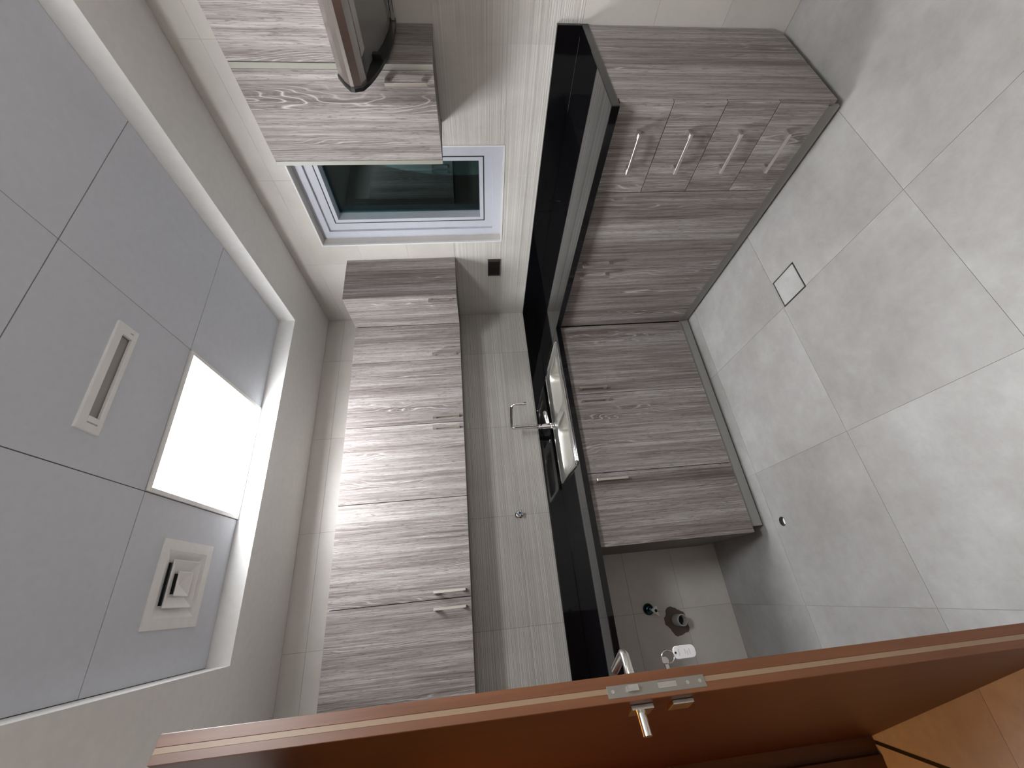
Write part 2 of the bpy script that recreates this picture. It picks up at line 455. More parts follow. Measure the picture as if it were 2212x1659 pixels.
def rib_profile(z0, z1):
    r = random.Random(int(z0 * 1000)); z = z0; prof = []
    while z < z1 - 0.0005:
        wd = min(r.choice([0.0025, 0.004, 0.0055, 0.007, 0.009]), z1 - z); d = r.choice([0.0, 0.0, 0.0003, 0.0006])
        prof.append((z, z + wd, d)); z += wd
        gw = min(r.uniform(0.0010, 0.0019), z1 - z)
        if gw > 0.0003: prof.append((z, z + gw, r.uniform(0.0020, 0.0032)))
        z += max(gw, 0)
    return prof
PROF = {}
def wall_tiles(parent, plane, us, holes):
    sh = {}
    for a in range(len(us) - 1):
        for b in range(len(ZJ) - 1):
            u1, u0, z0, z1 = us[a] - G, us[a+1] + G, ZJ[b] + G, ZJ[b+1] - G
            ribbed = ZJ[b] >= RIB[0] - .01 and ZJ[b+1] <= RIB[1] + .01
            pieces = [(u0, u1, z0, z1)]
            for h in holes: pieces = minus(pieces, h)
            if not pieces: continue
            whole = len(pieces) == 1 and abs(pieces[0][0]-u0) + abs(pieces[0][1]-u1) + abs(pieces[0][2]-z0) + abs(pieces[0][3]-z1) < 1e-5
            key = (round(u1-u0, 3), b); cu = (u0 + u1) / 2
            name = 'ribbed_tile' if ribbed else 'wall_tile'
            def mk(pcs, du):
                t = MB()
                for (p0, p1, q0, q1) in pcs:
                    if ribbed:
                        pr = PROF.setdefault(b, rib_profile(ZJ[b], ZJ[b+1]))
                        line = []
                        for (s0, s1, d) in pr:
                            s0, s1 = max(s0, q0), min(s1, q1)
                            if s1 <= s0: continue
                            line += [(s0, d), (s1, d)]
                        line = [(q0, .004)] + line + [(q1, .004)]
                        vs = []; fs = []
                        for (zz, d) in line:
                            for uu in (p0 - du, p1 - du):
                                vs.append((uu, d, zz) if plane == 'y' else (d, uu, zz))
                        for k in range(len(line) - 1): fs.append((2*k, 2*k+1, 2*k+3, 2*k+2))
                        t.add(vs, fs)
                    elif plane == 'y': t.box(p0 - du, p1 - du, 0, .004, q0, q1)
                    else: t.box(0, .004, p0 - du, p1 - du, q0, q1)
                return t
            if whole and key in sh:
                o = bpy.data.objects.new(name, sh[key]); C.objects.link(o)
            else:
                o = obj(name, mk(pieces, cu), 'ribtile' if ribbed else 'walltile')
                if ribbed:                       # open strip: make sure it faces the room
                    n = o.data.polygons[len(o.data.polygons)//2 | 1].normal
                    tot = sum((p.normal[1] if plane == 'y' else p.normal[0]) * p.area for p in o.data.polygons)
                    if tot > 0: o.data.flip_normals()
                if whole: sh[key] = o.data
            o.location = (cu, 0, 0) if plane == 'y' else (0, cu, 0)
            attach(o, parent)

wall_tiles(wall_back, 'y', [0.0, -0.375, -0.978, -1.574, -2.175, XL], [])
wall_tiles(wall_right, 'x', [0.0, -0.590, -1.189, -1.792, -2.392, -2.992, YF], [(WY0, WY1, WZ0, WZ1)])

# left wall with doorway, wall behind the camera
DY0, DY1, DZ = -1.66, HY + .015, 2.09
mb = MB()
for r in minus([(YF - .1, 0.0, 0.0, 2.75)], (DY0, DY1, 0.0, DZ)): mb.box(XL - .15, XL, r[0], r[1], r[2], r[3])
struct(obj('wall_left', mb, 'leftwall'), 'beige tiled wall with the doorway')
struct(obj('wall_front', MB().box(XL - .15, 0.2, YF - .12, YF, -.08, 2.75), 'leftwall'), 'beige tiled wall behind the viewer')

# ------------------------------------------------------------------ ceiling: soffit ring, tray, panels
DFX0, DFX1, DFY0, DFY1 = -2.003, -1.700, -0.930, -0.632      # air diffuser
SLX0, SLX1, SLY0, SLY1 = -1.450, -1.062, -1.430, -1.345      # slim fixture
LPX0, LPX1, LPY0, LPY1 = -1.562, -0.962, -1.090, -0.490      # light panel
mb = MB()
for r in minus([(XL, 0.0, YF, 0.0)], (TX0, TX1, TY0, TY1)): mb.box(r[0], r[1], r[2], r[3], ZC, 2.75)
ceiling = struct(obj('ceiling', mb, 'soffit'), 'painted ceiling soffit around a raised tray of square panels')
obj('ceiling_backing', MB().box(TX0, TX1, TY0, TY1, ZT + .055, 2.75), 'ceilgap', ceiling)
grid = MB()
for x in (TX0 + .0015, -1.562, -0.962, TX1 - .0015): grid.box(x - .0015, x + .0015, TY0, TY1, ZT + .003, ZT + .02)
for k in range(5): grid.box(TX0, TX1, TY1 - .6*k - .0015, TY1 - .6*k + .0015, ZT + .003, ZT + .02)
obj('ceiling_grid', grid, 'ceilgap', ceiling)
shp = None
for i, x1 in enumerate((-0.363, -0.962, -1.562)):
    for j in range(4):
        y1 = TY1 - .6 * j
        if (i, j) in ((1, 0), (1, 3)): continue
        g = .0016
        rr = [(x1 - .6 + g, x1 - g, y1 - .6 + g, y1 - g)]
        for h in ((DFX0+.02, DFX1-.02, DFY0+.02, DFY1-.02), (SLX0+.012, SLX1-.012, SLY0+.012, SLY1-.012)): rr = minus(rr, h)
        if len(rr) == 1:
            if shp is None:
                o = obj('ceiling_panel', MB().box(-.3 + g, .3 - g, -.3 + g, .3 - g, 0, .012), 'ceiltile'); shp = o.data
            else:
                o = bpy.data.objects.new('ceiling_panel', shp); C.objects.link(o)
            o.location = (x1 - .3, y1 - .3, ZT); attach(o, ceiling)
        else:
            t = MB()
            for r in rr: t.box(r[0], r[1], r[2], r[3], ZT, ZT + .012)
            obj('ceiling_panel', t, 'ceiltile', ceiling)

def light_panel(x0, x1, y0, y1, label, mt):
    t = thing('ceiling_light', label, 'light', ((x0+x1)/2, (y0+y1)/2, ZT), 'square light panels in the ceiling')
    f = MB(); e = .018
    for r in minus([(x0+.002, x1-.002, y0+.002, y1-.002)], (x0+e, x1-e, y0+e, y1-e)): f.box(r[0], r[1], r[2], r[3], ZT - .007, ZT + .02)
    obj('frame', f, 'whiteplastic', t)
    obj('diffuser', MB().box(x0+e, x1-e, y0+e, y1-e, ZT - .004, ZT + .004), mt, t)
light_panel(LPX0, LPX1, LPY0 - 1.8, LPY1 - 1.8, 'glowing square light panel in the ceiling almost overhead of the viewer', 'panel')
light_panel(LPX0, LPX1, LPY0, LPY1, 'glowing square white light panel set in the ceiling over the sink side', 'panel')

# air diffuser
t = thing('air_diffuser', 'square white four-way air diffuser in the ceiling beside the light panel', 'vent', ((DFX0+DFX1)/2, (DFY0+DFY1)/2, ZT))
cx, cy = (DFX0+DFX1)/2, (DFY0+DFY1)/2
def sq(h, z): return [(cx-h, cy-h, z), (cx+h, cy-h, z), (cx+h, cy+h, z), (cx-h, cy+h, z)]
mb = MB()
for r in minus([(DFX0, DFX1, DFY0, DFY1)], (cx-.115, cx+.115, cy-.115, cy+.115)): mb.box(r[0], r[1], r[2], r[3], ZT - .006, ZT)
obj('flange', mb, 'whiteplastic', t)
obj('outer_cone', MB().loft([sq(.115, ZT-.006), sq(.074, ZT+.012), sq(.074, ZT+.014), sq(.117, ZT-.004)]), 'whiteplastic', t)
obj('middle_cone', MB().loft([sq(.083, ZT-.010), sq(.080, ZT-.010), sq(.036, ZT+.006), sq(.037, ZT+.008), sq(.083, ZT-.008)]), 'whiteplastic', t)
obj('inner_cone', MB().loft([sq(.043, ZT-.013), sq(.040, ZT-.013), sq(.001, ZT+.004), sq(.001, ZT+.006), sq(.043, ZT-.011)], False, False), 'whiteplastic', t)
obj('duct_back', MB().box(cx-.125, cx+.125, cy-.125, cy+.125, ZT+.04, ZT+.045), 'dark', t)
br = MB()
for k in (-.045, .045): br.box(cx-.10, cx+.10, cy+k-.004, cy+k+.004, ZT+.016, ZT+.02)
obj('bracket', br, 'ceilgap', t)

# slim recessed ceiling fixture
t = thing('emergency_light', 'slim white rectangular ceiling fixture with a long grey lens', 'light', ((SLX0+SLX1)/2, (SLY0+SLY1)/2, ZT))
mb = MB()
for r in minus([(SLX0, SLX1, SLY0, SLY1)], (-1.402, -1.100, -1.402, -1.362)): mb.box(r[0], r[1], r[2], r[3], ZT - .009, ZT + .002)
obj('frame', mb, 'whiteplastic', t, .0008)
obj('lens', MB().box(-1.408, -1.094, -1.408, -1.356, ZT + .006, ZT + .010), 'lens', t)
obj('side_lip', MB().box(-1.425, -1.421, -1.400, -1.364, ZT - .0105, ZT - .008), 'lens', t)
obj('indicator', MB().box(-1.083, -1.080, -1.378, -1.366, ZT - .0105, ZT - .008), 'lens', t)

# ------------------------------------------------------------------ window
win = bpy.data.objects.new('window_1', None); C.objects.link(win); win.location = (0.065, (WY0+WY1)/2, WZ0)
struct(win, 'small window in a pale lavender aluminium frame, dark night behind')
def ring(i0, i1, x0, x1):
    mb = MB()
    for r in minus([(WY0+i0, WY1-i0, WZ0+i0, WZ1-i0)], (WY0+i1, WY1-i1, WZ0+i1, WZ1-i1)): mb.box(x0, x1, r[0], r[1], r[2], r[3])
    return mb
obj('window_frame', ring(0.0, .050, .060, .15), 'frame', win)
obj('sash', ring(.048, .097, .076, .15), 'frame', win)
obj('gasket', ring(.096, .104, .0775, .15), 'gasket', win)
obj('glazing_bead', ring(.1035, .124, .076, .15), 'frame', win)
obj('pane', MB().box(.138, .142, WY0+.11, WY1-.11, WZ0+.11, WZ1-.11), 'glass', win)
mb = MB()
for r in minus([(WY0-.007, WY1+.007, WZ0-.007, WZ1+.007)], (WY0+.001, WY1-.001, WZ0+.001, WZ1-.001)): mb.box(-.002, .01, r[0], r[1], r[2], r[3])
obj('trim_bead', mb, 'bead', win)

# ------------------------------------------------------------------ base cabinets
BF = -0.56; FT = 0.018; PZ = 0.073; BT = 0.858; g = 0.0016
def open_carcass(x0, x1, y0, y1, z0, z1, t=.016, front='x'):
    mb = MB(); mb.box(x0, x1, y0, y1, z0, z0 + t)
    if front == 'x':
        mb.box(x0, x1, y0, y0 + t, z0, z1); mb.box(x0, x1, y1 - t, y1, z0, z1); mb.box(x1 - t, x1, y0, y1, z0, z1)
    else:
        mb.box(x0, x0 + t, y0, y1, z0, z1); mb.box(x1 - t, x1, y0, y1, z0, z1); mb.box(x0, x1, y1 - t, y1, z0, z1)
    return mb
BE, B1, B2, B3 = -1.862, -1.507, -1.052, -0.635
A1, A2, A3 = -1.037, -1.496, -1.852
# drawer unit
t = thing('drawer_cabinet', 'grey oak base cabinet with four drawers at the end of the worktop', 'cabinet', (BF, (BE+B1)/2, 0))
obj('body', open_carcass(BF+FT+.012, -.006, BE+.019, B1-.001, PZ+.002, BT), 'carcass', t)
poly = [(BF+FT, CB-.001), (BF+FT, .040), (-.060, .036), (-.004, .066), (-.004, CB-.001)]
obj('end_panel', MB().prism(poly, BE, BE+.018, 'y'), 'wood', t, .0005)
for k, (z0, z1) in enumerate([(.662, BT), (.465, .662), (.267, .465), (PZ, .267)]):
    d = obj('drawer_front', MB().box(BF, BF+FT, BE, B1-g, z0+g, z1-g), 'wood', t, .0006)
    obj('handle', bow('y', (BF, -1.688, [.760, .564, .370, .177][k]), .158, (-1, 0, 0)), 'handle', d, .0006)
# double door unit
t = thing('base_cabinet', 'grey oak double-door base cabinet between the drawers and the inner corner', 'cabinet', (BF, (B1+B3)/2, 0), 'base cabinets under the worktop')
obj('body', open_carcass(BF+FT+.012, -.006, B1+.001, B3-.001, PZ+.002, BT), 'carcass', t)
for y0, y1, hy in ((B1, B2, -1.106), (B2, B3, -1.028)):
    d = obj('door', MB().box(BF, BF+FT, y0+g, y1-g, PZ, BT), 'wood', t, .0006)
    obj('handle', bow('z', (BF, hy, .752), .158, (-1, 0, 0)), 'handle', d, .0006)
obj('filler_strip', MB().box(BF+.001, BF+FT, B3+g, BF-.003, PZ, BT), 'wood', t, .0006)
# sink unit
t = thing('base_cabinet', 'grey oak double-door base cabinet under the steel sink', 'cabinet', ((BF+A2)/2, BF, 0), 'base cabinets under the worktop')
obj('body', open_carcass(A2+.001, BF-.02, BF+FT+.012, -.006, PZ+.002, BT, front='y'), 'carcass', t)
for x0, x1, hx in ((A1, BF-.003, -1.008), (A2, A1, -1.083)):
    d = obj('door', MB().box(x0+g, x1-g, BF, BF+FT, PZ, BT), 'wood', t, .0006)
    obj('handle', bow('z', (hx, BF, .737), .162, (0, -1, 0)), 'handle', d, .0006)
# single unit
t = thing('base_cabinet', 'grey oak single-door base cabinet next to the open appliance bay', 'cabinet', ((A2+A3)/2, BF, 0), 'base cabinets under the worktop')
obj('body', open_carcass(A3+.001, A2-.001, BF+FT+.012, -.006, PZ+.002, BT, front='y'), 'carcass', t)
obj('end_panel', MB().box(A3-.001, A3+.016, BF+FT+.001, -.004, PZ+.001, CB-.001), 'carcass', t)
d = obj('door', MB().box(A3, A2-g, BF, BF+FT, PZ, BT), 'wood', t, .0006)
obj('handle', bow('z', (-1.536, BF, .737), .162, (0, -1, 0)), 'handle', d, .0006)
# plinths
tag(obj('plinth', MB().box(-.541, -.525, BE+.022, -.545, .010, PZ-.002), 'plinth', None, .002, 2), 'grey plinth strip under the drawers and double-door cabinet', 'plinth', 'plinth strips')
tag(obj('plinth', MB().box(A3+.030, -.5405, -.546, -.530, .010, PZ-.002), 'plinth', None, .002, 2), 'grey plinth strip under the sink cabinets', 'plinth', 'plinth strips')

# ------------------------------------------------------------------ worktop
CXF, CYF, CYE = -0.593, -0.594, -1.865
SX0, SX1, SY0, SY1 = -1.438, -0.640, -0.548, -0.062
t = thing('countertop', 'glossy black L-shaped worktop with low upstand', 'worktop', (CXF, CYF, CB))
ch = .0025
obj('slab', MB().box(CXF, -.001, CYE, -.001, CB, CT), 'granite', t, ch, 2)
mb = MB()
o_ = [(XL+.001, CYF), (CXF-.0006, CYF), (CXF-.0006, -.001), (XL+.001, -.001)]
mb.polyholes(o_, [rrect(SX0+.012, SX1-.012, SY0+.012, SY1-.012, .03)], CB, CT)
obj('slab', mb, 'granite', t, ch, 2)
obj('upstand', MB().box(-.018, -.0005, CYE, -.001, CT, UPZ), 'granite', t, .0015, 2)
obj('upstand', MB().box(XL+.001, -.019, -.018, -.0005, CT, UPZ), 'granite', t, .0015, 2)

# ------------------------------------------------------------------ sink
t = thing('kitchen_sink', 'stainless steel double-bowl sink set in the black worktop', 'sink', ((SX0+SX1)/2, (SY0+SY1)/2, CT))
bowls = [(-1.030, -0.700, -0.487, -0.190), (-1.405, -1.082, -0.487, -0.190)]
holes = [rrect(b_[0], b_[1], b_[2], b_[3], .06) for b_ in bowls]
mb = MB().polyholes(rrect(SX0+.010, SX1-.010, SY0+.010, SY1-.010, .025), [h for h in holes], CT+.0025, CT+.0040)
obj('deck', mb, 'steel', t)
def rl(x0, x1, y0, y1, r, z): return [(p[0], p[1], z) for p in rrect(x0, x1, y0, y1, r)]
def off(d): return (SX0+d, SX1-d, SY0+d, SY1-d)
mb = MB().loft([rl(*off(0), .032, CT+.0003), rl(*off(.002), .031, CT+.0055), rl(*off(.005), .029, CT+.0085), rl(*off(.009), .026, CT+.0085), rl(*off(.013), .023, CT+.0035)])
obj('rim', mb, 'rim', t, smooth=True)
for b_ in bowls:
    def bl(d, r, z): return rl(b_[0]+d, b_[1]-d, b_[2]+d, b_[3]-d, r, z)
    lp = [bl(-.003, .062, CT+.004), bl(0, .06, CT+.0025), bl(.004, .058, CT-.004), bl(.010, .056, CT-.03), bl(.016, .054, CT-.12), bl(.022, .052, CT-.145), bl(.036, .044, CT-.160), bl(.058, .03, CT-.165), bl(.10, .02, CT-.167)]
    bw = obj('bowl', MB().loft(lp, False, True), 'steel', t, smooth=True)
    bx, by = (b_[0]+b_[1])/2, (b_[2]+b_[3])/2
    obj('strainer', MB().lathe([(.040, 0), (.040, .003), (.034, .004), (.030, .001), (.004, .001)], (bx, by, CT-.168), (0,0,1), 20), 'rim', bw, smooth=True)

# ------------------------------------------------------------------ mixer tap
FX, FY = -1.052, -0.140
t = thing('faucet', 'chrome mixer tap with a tall square-bent spout behind the sink', 'faucet', (FX, FY, CT))
obj('base', MB().lathe([(.028, 0), (.028, .006), (.022, .010), (.0215, .075), (.018, .085), (.018, .098), (.012, .103), (.012, .108)], (FX, FY, CT+.0045), (0,0,1), 24), 'chrome', t, smooth=True)
obj('collar', MB().lathe([(.016, 0), (.0165, .002), (.0165, .006), (.014, .008)], (FX, FY, CT+.108), (0,0,1), 24), 'chrome', t, smooth=True)
end = Vector((-.957, -.311, 0)); st = Vector((FX, FY, 0)); hd = (end - st).normalized(); zt = 1.190; rb = .028
path = [Vector((FX, FY, CT+.10)), Vector((FX, FY, zt - rb))]
for k in range(1, 7):
    a = math.radians(15 * k); path.append(st + hd * (rb - rb*math.cos(a)) + Vector((0, 0, zt - rb + rb*math.sin(a))))
path.append(end - hd * rb + Vector((0, 0, zt)))
for k in range(1, 7):
    a = math.radians(15 * k); path.append(end - hd * (rb - rb*math.sin(a)) + Vector((0, 0, zt - rb + rb*math.cos(a))))
path.append(end + Vector((0, 0, 1.105)))
obj('spout', MB().tube(path, .0090, 16), 'chrome', t, smooth=True)
obj('aerator', MB().lathe([(.0105, 0), (.0105, .018), (.009, .019)], end + Vector((0, 0, 1.098)), (0,0,1), 18), 'chrome', t, smooth=True)
obj('lever', MB().tube([(FX+.015, FY-.004, .946), (FX+.050, FY-.012, .951), (FX+.058, FY-.014, .953), (FX+.092, FY-.022, .960), (FX+.100, FY-.024, .962)], [.013, .0125, .014, .0125, .006], 16), 'chrome', t, smooth=True)

# ------------------------------------------------------------------ wall cabinets
XLc, YU, YEc = -0.322, -0.327, -0.619
S0, S1, S2, S3, S4 = -0.605, -1.053, -1.501, -1.997, -2.492
def upper_handle(x, parent): obj('handle', bow('z', (x, YU, 1.595), .158, (0, -1, 0), proj=.030, h=.012), 'handle', parent, .0006)
# L-shaped corner
t = thing('corner_wall_cabinet', 'L-shaped grey oak wall cabinet filling the room corner', 'cabinet', (XLc, YU, U0))
mb = MB().prism([(-.0005, -.0005), (S0+.001, -.0005), (S0+.001, YU+FT+.010), (XLc+FT+.010, YU+FT+.010), (XLc+FT+.010, YEc+.017), (-.0005, YEc+.017)], U0+.003, U1-.001, 'z')
obj('body', mb, 'carcass', t)
obj('end_panel', MB().box(XLc+.001, -.0005, YEc, YEc+.017, U0, U1), 'wood', t, .0005)
d = obj('door', MB().box(XLc, XLc+FT, YEc+.0175, YU-.003, U0, U1), 'wood', t, .0006)
obj('handle', bow('z', (XLc, -.592, 1.592), .152, (-1, 0, 0), proj=.030, h=.012), 'handle', d, .0006)
d = obj('door', MB().box(S0+g, XLc-.001, YU, YU+FT, U0, U1), 'wood', t, .0006)
upper_handle(-.573, d)
# double units on the sink wall
for x1, xm, x0, h1, h2, lab in ((S0, S1, S2, -1.020, -1.091, 'grey oak double-door wall cabinet next to the corner cabinet'),
                                (S2, S3, S4, -1.964, -2.038, 'grey oak double-door wall cabinet nearest the open wooden door')):
    t = thing('wall_cabinet', lab, 'cabinet', (xm, YU, U0), 'wall cabinets')
    obj('body', MB().box(x0+.001, x1-.001, YU+FT+.010, -.0005, U0+.003, U1-.001), 'carcass', t)
    for a, b_, hx in ((xm, x1, h1), (x0, xm, h2)):
        d = obj('door', MB().box(a+g, b_-g, YU, YU+FT, U0, U1), 'wood', t, .0006)
        upper_handle(hx, d)
tag(obj('filler_panel', MB().box(XL+.001, S4-.002, YU+.002, YU+.02, U0, U1), 'wood', None, .0005), 'narrow grey oak filler between wall cabinet and side wall', 'panel')
# single cabinet beside the window
XB = -0.312; PB0, PB1 = -1.854, -1.478
t = thing('wall_cabinet', 'grey oak single-door wall cabinet between window and extractor hood', 'cabinet', (XB, (PB0+PB1)/2, U0), 'wall cabinets')
obj('body', MB().box(XB+FT+.001, -.0005, PB0+.019, PB1-.019, U0+.003, U1-.001), 'carcass', t)
for y0 in (PB0, PB1 - .018):
    p_ = obj('side_panel', MB().box(XB+.0012, -.0005, y0, y0+.018, U0, U1), 'wood', t)
    obj('edge_band', MB().box(XB, XB+.0012, y0, y0+.018, U0, U1), 'edge', p_)
d = obj('door', MB().box(XB, XB+FT, PB0+.018+g, PB1-.018-g, U0, U1), 'wood', t, .0006)
obj('handle', bow('z', (XB, -1.803, 1.593), .152, (-1, 0, 0), proj=.030, h=.012), 'handle', d, .0006)
# cabinet above the hood
HB0 = PB0 - .602
t = thing('wall_cabinet', 'short grey oak wall cabinet above the extractor hood', 'cabinet', (XB, (PB0+HB0)/2, 1.81), 'wall cabinets')
obj('body', MB().box(XB+FT+.001, -.0005, HB0+.001, PB0-.0005, 1.812, U1-.001), 'carcass', t)
obj('door', MB().box(XB, XB+FT, HB0+g, PB0-.003, 1.805, U1), 'wood', t, .0006)

# ------------------------------------------------------------------ extractor hood
t = thing('extractor_hood', 'curved steel extractor hood with black end caps under a short cabinet', 'hood', (-.3, (PB0+HB0)/2, 1.63))
ye1, ye0 = -1.866, HB0 + .004
prof = [(-.02, 1.800), (-.44, 1.800), (-.486, 1.776), (-.522, 1.752), (-.524, 1.738), (-.514, 1.711), (-.482, 1.694), (-.439, 1.678), (-.385, 1.662), (-.297, 1.643), (-.200, 1.629), (-.10, 1.625), (-.02, 1.627)]
for a, b_ in ((ye1, ye1 - .012), (ye0, ye0 + .012)):
    obj('end_cap', MB().prism(prof, a, b_, 'y'), 'black', t, .001)
# metal wrap along the front
ya, yb = ye1 - .0115, ye0 + .0115
outer = [(-.30, 1.796), (-.44, 1.796), (-.484, 1.773), (-.517, 1.750), (-.518, 1.739), (-.509, 1.716), (-.478, 1.703)]
inner = [(-.476, 1.708), (-.503, 1.720), (-.511, 1.740), (-.510, 1.748), (-.480, 1.767), (-.438, 1.789), (-.30, 1.789)]
obj('front_wrap', MB().prism(outer + inner, ya, yb, 'y'), 'hoodsteel', t)
und = [(-.477, 1.7050), (-.43, 1.705), (-.37, 1.699), (-.30, 1.682), (-.22, 1.663), (-.13, 1.650), (-.05, 1.646)]
vs = []; fs = []
for (x, z) in und + [(x, z + .006) for x, z in und[::-1]]: vs.append((x, z))
obj('underside_panel', MB().prism(vs, ya - .001, yb + .001, 'y'), 'hoodglass', t, smooth=True)
obj('light_cover', MB().prism([(-.455, 1.7040), (-.40, 1.7005), (-.40, 1.7045), (-.455, 1.7075)], ye1 - .07, ye1 - .22, 'y'), 'lens', t)
obj('clip', MB().box(-.345, -.325, ye1 - .030, ye1 - .012, 1.660, 1.690), 'black', t)
obj('rear_rail', MB().box(-.050, -.030, ye0 + .012, ye1 - .012, 1.628, 1.642), 'rim', t, .002)
obj('motor_box', MB().box(-.42, -.01, ye0 + .013, ye1 - .013, 1.712, 1.795), 'black', t)

# ------------------------------------------------------------------ small wall fittings
t = thing('power_outlet', 'black double socket plate on the ribbed tiles near the corner', 'socket', (0, -.515, 1.232))
obj('plate', MB().box(-.009, .003, -.590, -.439, 1.188, 1.273), 'socketrim', t, .002, 2)
obj('socket', MB().box(-.0125, -.008, -.574, -.518, 1.194, 1.267), 'socket', t, .001)
obj('socket', MB().box(-.0125, -.008, -.514, -.456, 1.194, 1.267), 'socket', t, .001)

def stop_valve(x, z, label, small):
    t = thing('stop_valve', label, 'valve', (x, 0, z), 'stop valves on the sink wall')
    mtl = 'chrome' if small else 'valve'
    rs = [(.027, 0), (.027, .004), (.022, .010), (.012, .013)] if small else [(.030, 0), (.031, .006), (.029, .014), (.023, .022), (.013, .027)]
    obj('rosette', MB().lathe(rs, (x, .001, z), (0,-1,0), 24), mtl, t, smooth=True)
    obj('body', MB().lathe([(.011, .010), (.011, .034), (.014, .036), (.014, .048), (.009, .052)], (x, 0, z), (0,-1,0), 18), mtl, t, smooth=True)
    poly = [(x-.024, z-.010), (x+.020, z-.016), (x+.006, z+.024)] if small else [(x-.040, z-.036), (x+.016, z-.032), (x-.002, z+.006)]
    h = obj('knob', MB().prism(poly, -.060, -.048, 'y'), 'rim' if small else 'whiteplastic', t, .003, 2)
    obj('cap', MB().lathe([(.008, 0), (.008, .003), (.004, .005)], (x+.001 if small else x-.008, -.059, z-.002 if small else z-.022), (0,-1,0), 14), 'blue' if small else 'dark', h)
stop_valve(-1.573, 1.185, 'small chrome stop valve with a blue cap on the ribbed tiles above the worktop', True)
stop_valve(-2.158, .499, 'dark stop valve with a white triangular knob in the bay under the worktop', False)

t = thing('waste_pipe', 'grey waste pipe stub in a rough mortared hole of the tiled bay', 'pipe', (-2.228, 0, .348))
r = random.Random(3); pts = []
for k in range(36):
    a = 2*math.pi*k/36; rad = .062 * (1 + .13*math.sin(2*a + .6) + .08*math.sin(5*a) + r.uniform(-.05, .06)); pts.append((-2.232 + rad*math.cos(a)*1.05, .352 + rad*math.sin(a)*1.1))
obj('mortar_patch', MB().prism(pts, -.0025, .003, 'y'), 'mortar', t)
ax = Vector((.02, -1, -.10)).normalized()
mb = MB().lathe([(.028, 0), (.030, .03), (.030, .070), (.0245, .071), (.0245, .02)], Vector((-2.226, -.001, .350)), ax, 24)
obj('pipe', mb, 'pvc', t, smooth=True)
obj('pipe_throat', MB().lathe([(.0243, 0), (.0243, .003)], Vector((-2.226, -.001, .350)) + ax * .03, ax, 24), 'dark', t)

# ------------------------------------------------------------------ floor fittings
t = thing('floor_drain', 'square tile-filled floor drain outlined by a thin black slot', 'drain', ((DRX0+DRX1)/2, (DRY0+DRY1)/2, 0))
mb = MB()
for rr in minus([(DRX0-.0005, DRX1+.0005, DRY0-.0005, DRY1+.0005)], (DRX0+.0065, DRX1-.0065, DRY0+.0065, DRY1-.0065)): mb.box(rr[0], rr[1], rr[2], rr[3], -.02, -.003)
obj('frame', mb, 'gasket', t)
obj('tile_insert', MB().box(DRX0+.0065, DRX1-.0065, DRY0+.0065, DRY1-.0065, -.008, 0.0), 'floortile', t)
obj('trap', MB().box(DRX0-.0005, DRX1+.0005, DRY0-.0005, DRY1+.0005, -.024, -.020), 'dark', t)
t = thing('floor_outlet', 'small round hole with a metal plug in the floor before the appliance bay', 'drain', (HOLE[0], HOLE[1], 0))
obj('sleeve', MB().loft([[(HOLE[0]+rad*math.cos(2*math.pi*k/24), HOLE[1]+rad*math.sin(2*math.pi*k/24), z) for k in range(24)] for rad, z in ((.0215, .0003), (.0200, .0006), (.0197, -.020), (.0225, -.020))]), 'gasket', t, smooth=True)  # black inner wall: the shade inside the hole is put into its colour
obj('plug', MB().lathe([(.0194, 0), (.0194, .002), (.003, .002), (.003, .0005)], (HOLE[0], HOLE[1], -.020), (0,0,1), 24), 'whiteplastic', t)

# ------------------------------------------------------------------ door, frame, hallway
DW, DT, DH = 0.925, 0.048, 2.068
H0 = Vector((HX, HY, 0.008))
door = bpy.data.objects.new('door_1', None); C.objects.link(door); door.location = (HX, HY, 0)
struct(door, 'reddish brown wooden door standing ajar with steel lever handles')
def dbox(s0, s1, n0, n1, z0, z1): return MB().obox(H0 + DD*s0 + DN*n0 + Vector((0,0,z0-.008)), DD*(s1-s0), DN*(n1-n0), Vector((0,0,z1-z0)))
obj('leaf', dbox(0, DW-.006, 0, DT, .008, DH), 'door', door)
obj('edge_lipping', dbox(DW-.006, DW, .0, .0165, .008, DH), 'dooredge', door, .0008)
obj('edge_lipping', dbox(DW-.006, DW, .0265, DT, .008, DH), 'dooredge', door, .0008)
obj('seal_strip', dbox(DW-.006, DW-.0012, .0165, .0265, .008, DH), 'doorstrip', door)
pl = obj('lock_plate', dbox(DW-.003, DW+.0012, .0075, .0300, .950, 1.168), 'plate', door, .0006)
obj('latch', dbox(DW, DW+.010, .0150, .0270, 1.100, 1.124), 'rim', pl, .001)
obj('dead_bolt', dbox(DW, DW+.003, .0150, .0260, 1.014, 1.056), 'rim', pl, .001)
for z in (1.156, .990, .962):
    obj('screw', MB().lathe([(.0042, 0), (.0038, .0010)], H0 + DD*(DW+.0010) + DN*.0190 + Vector((0,0,z-.008)), DD, 12), 'rim', pl)
SB = .868
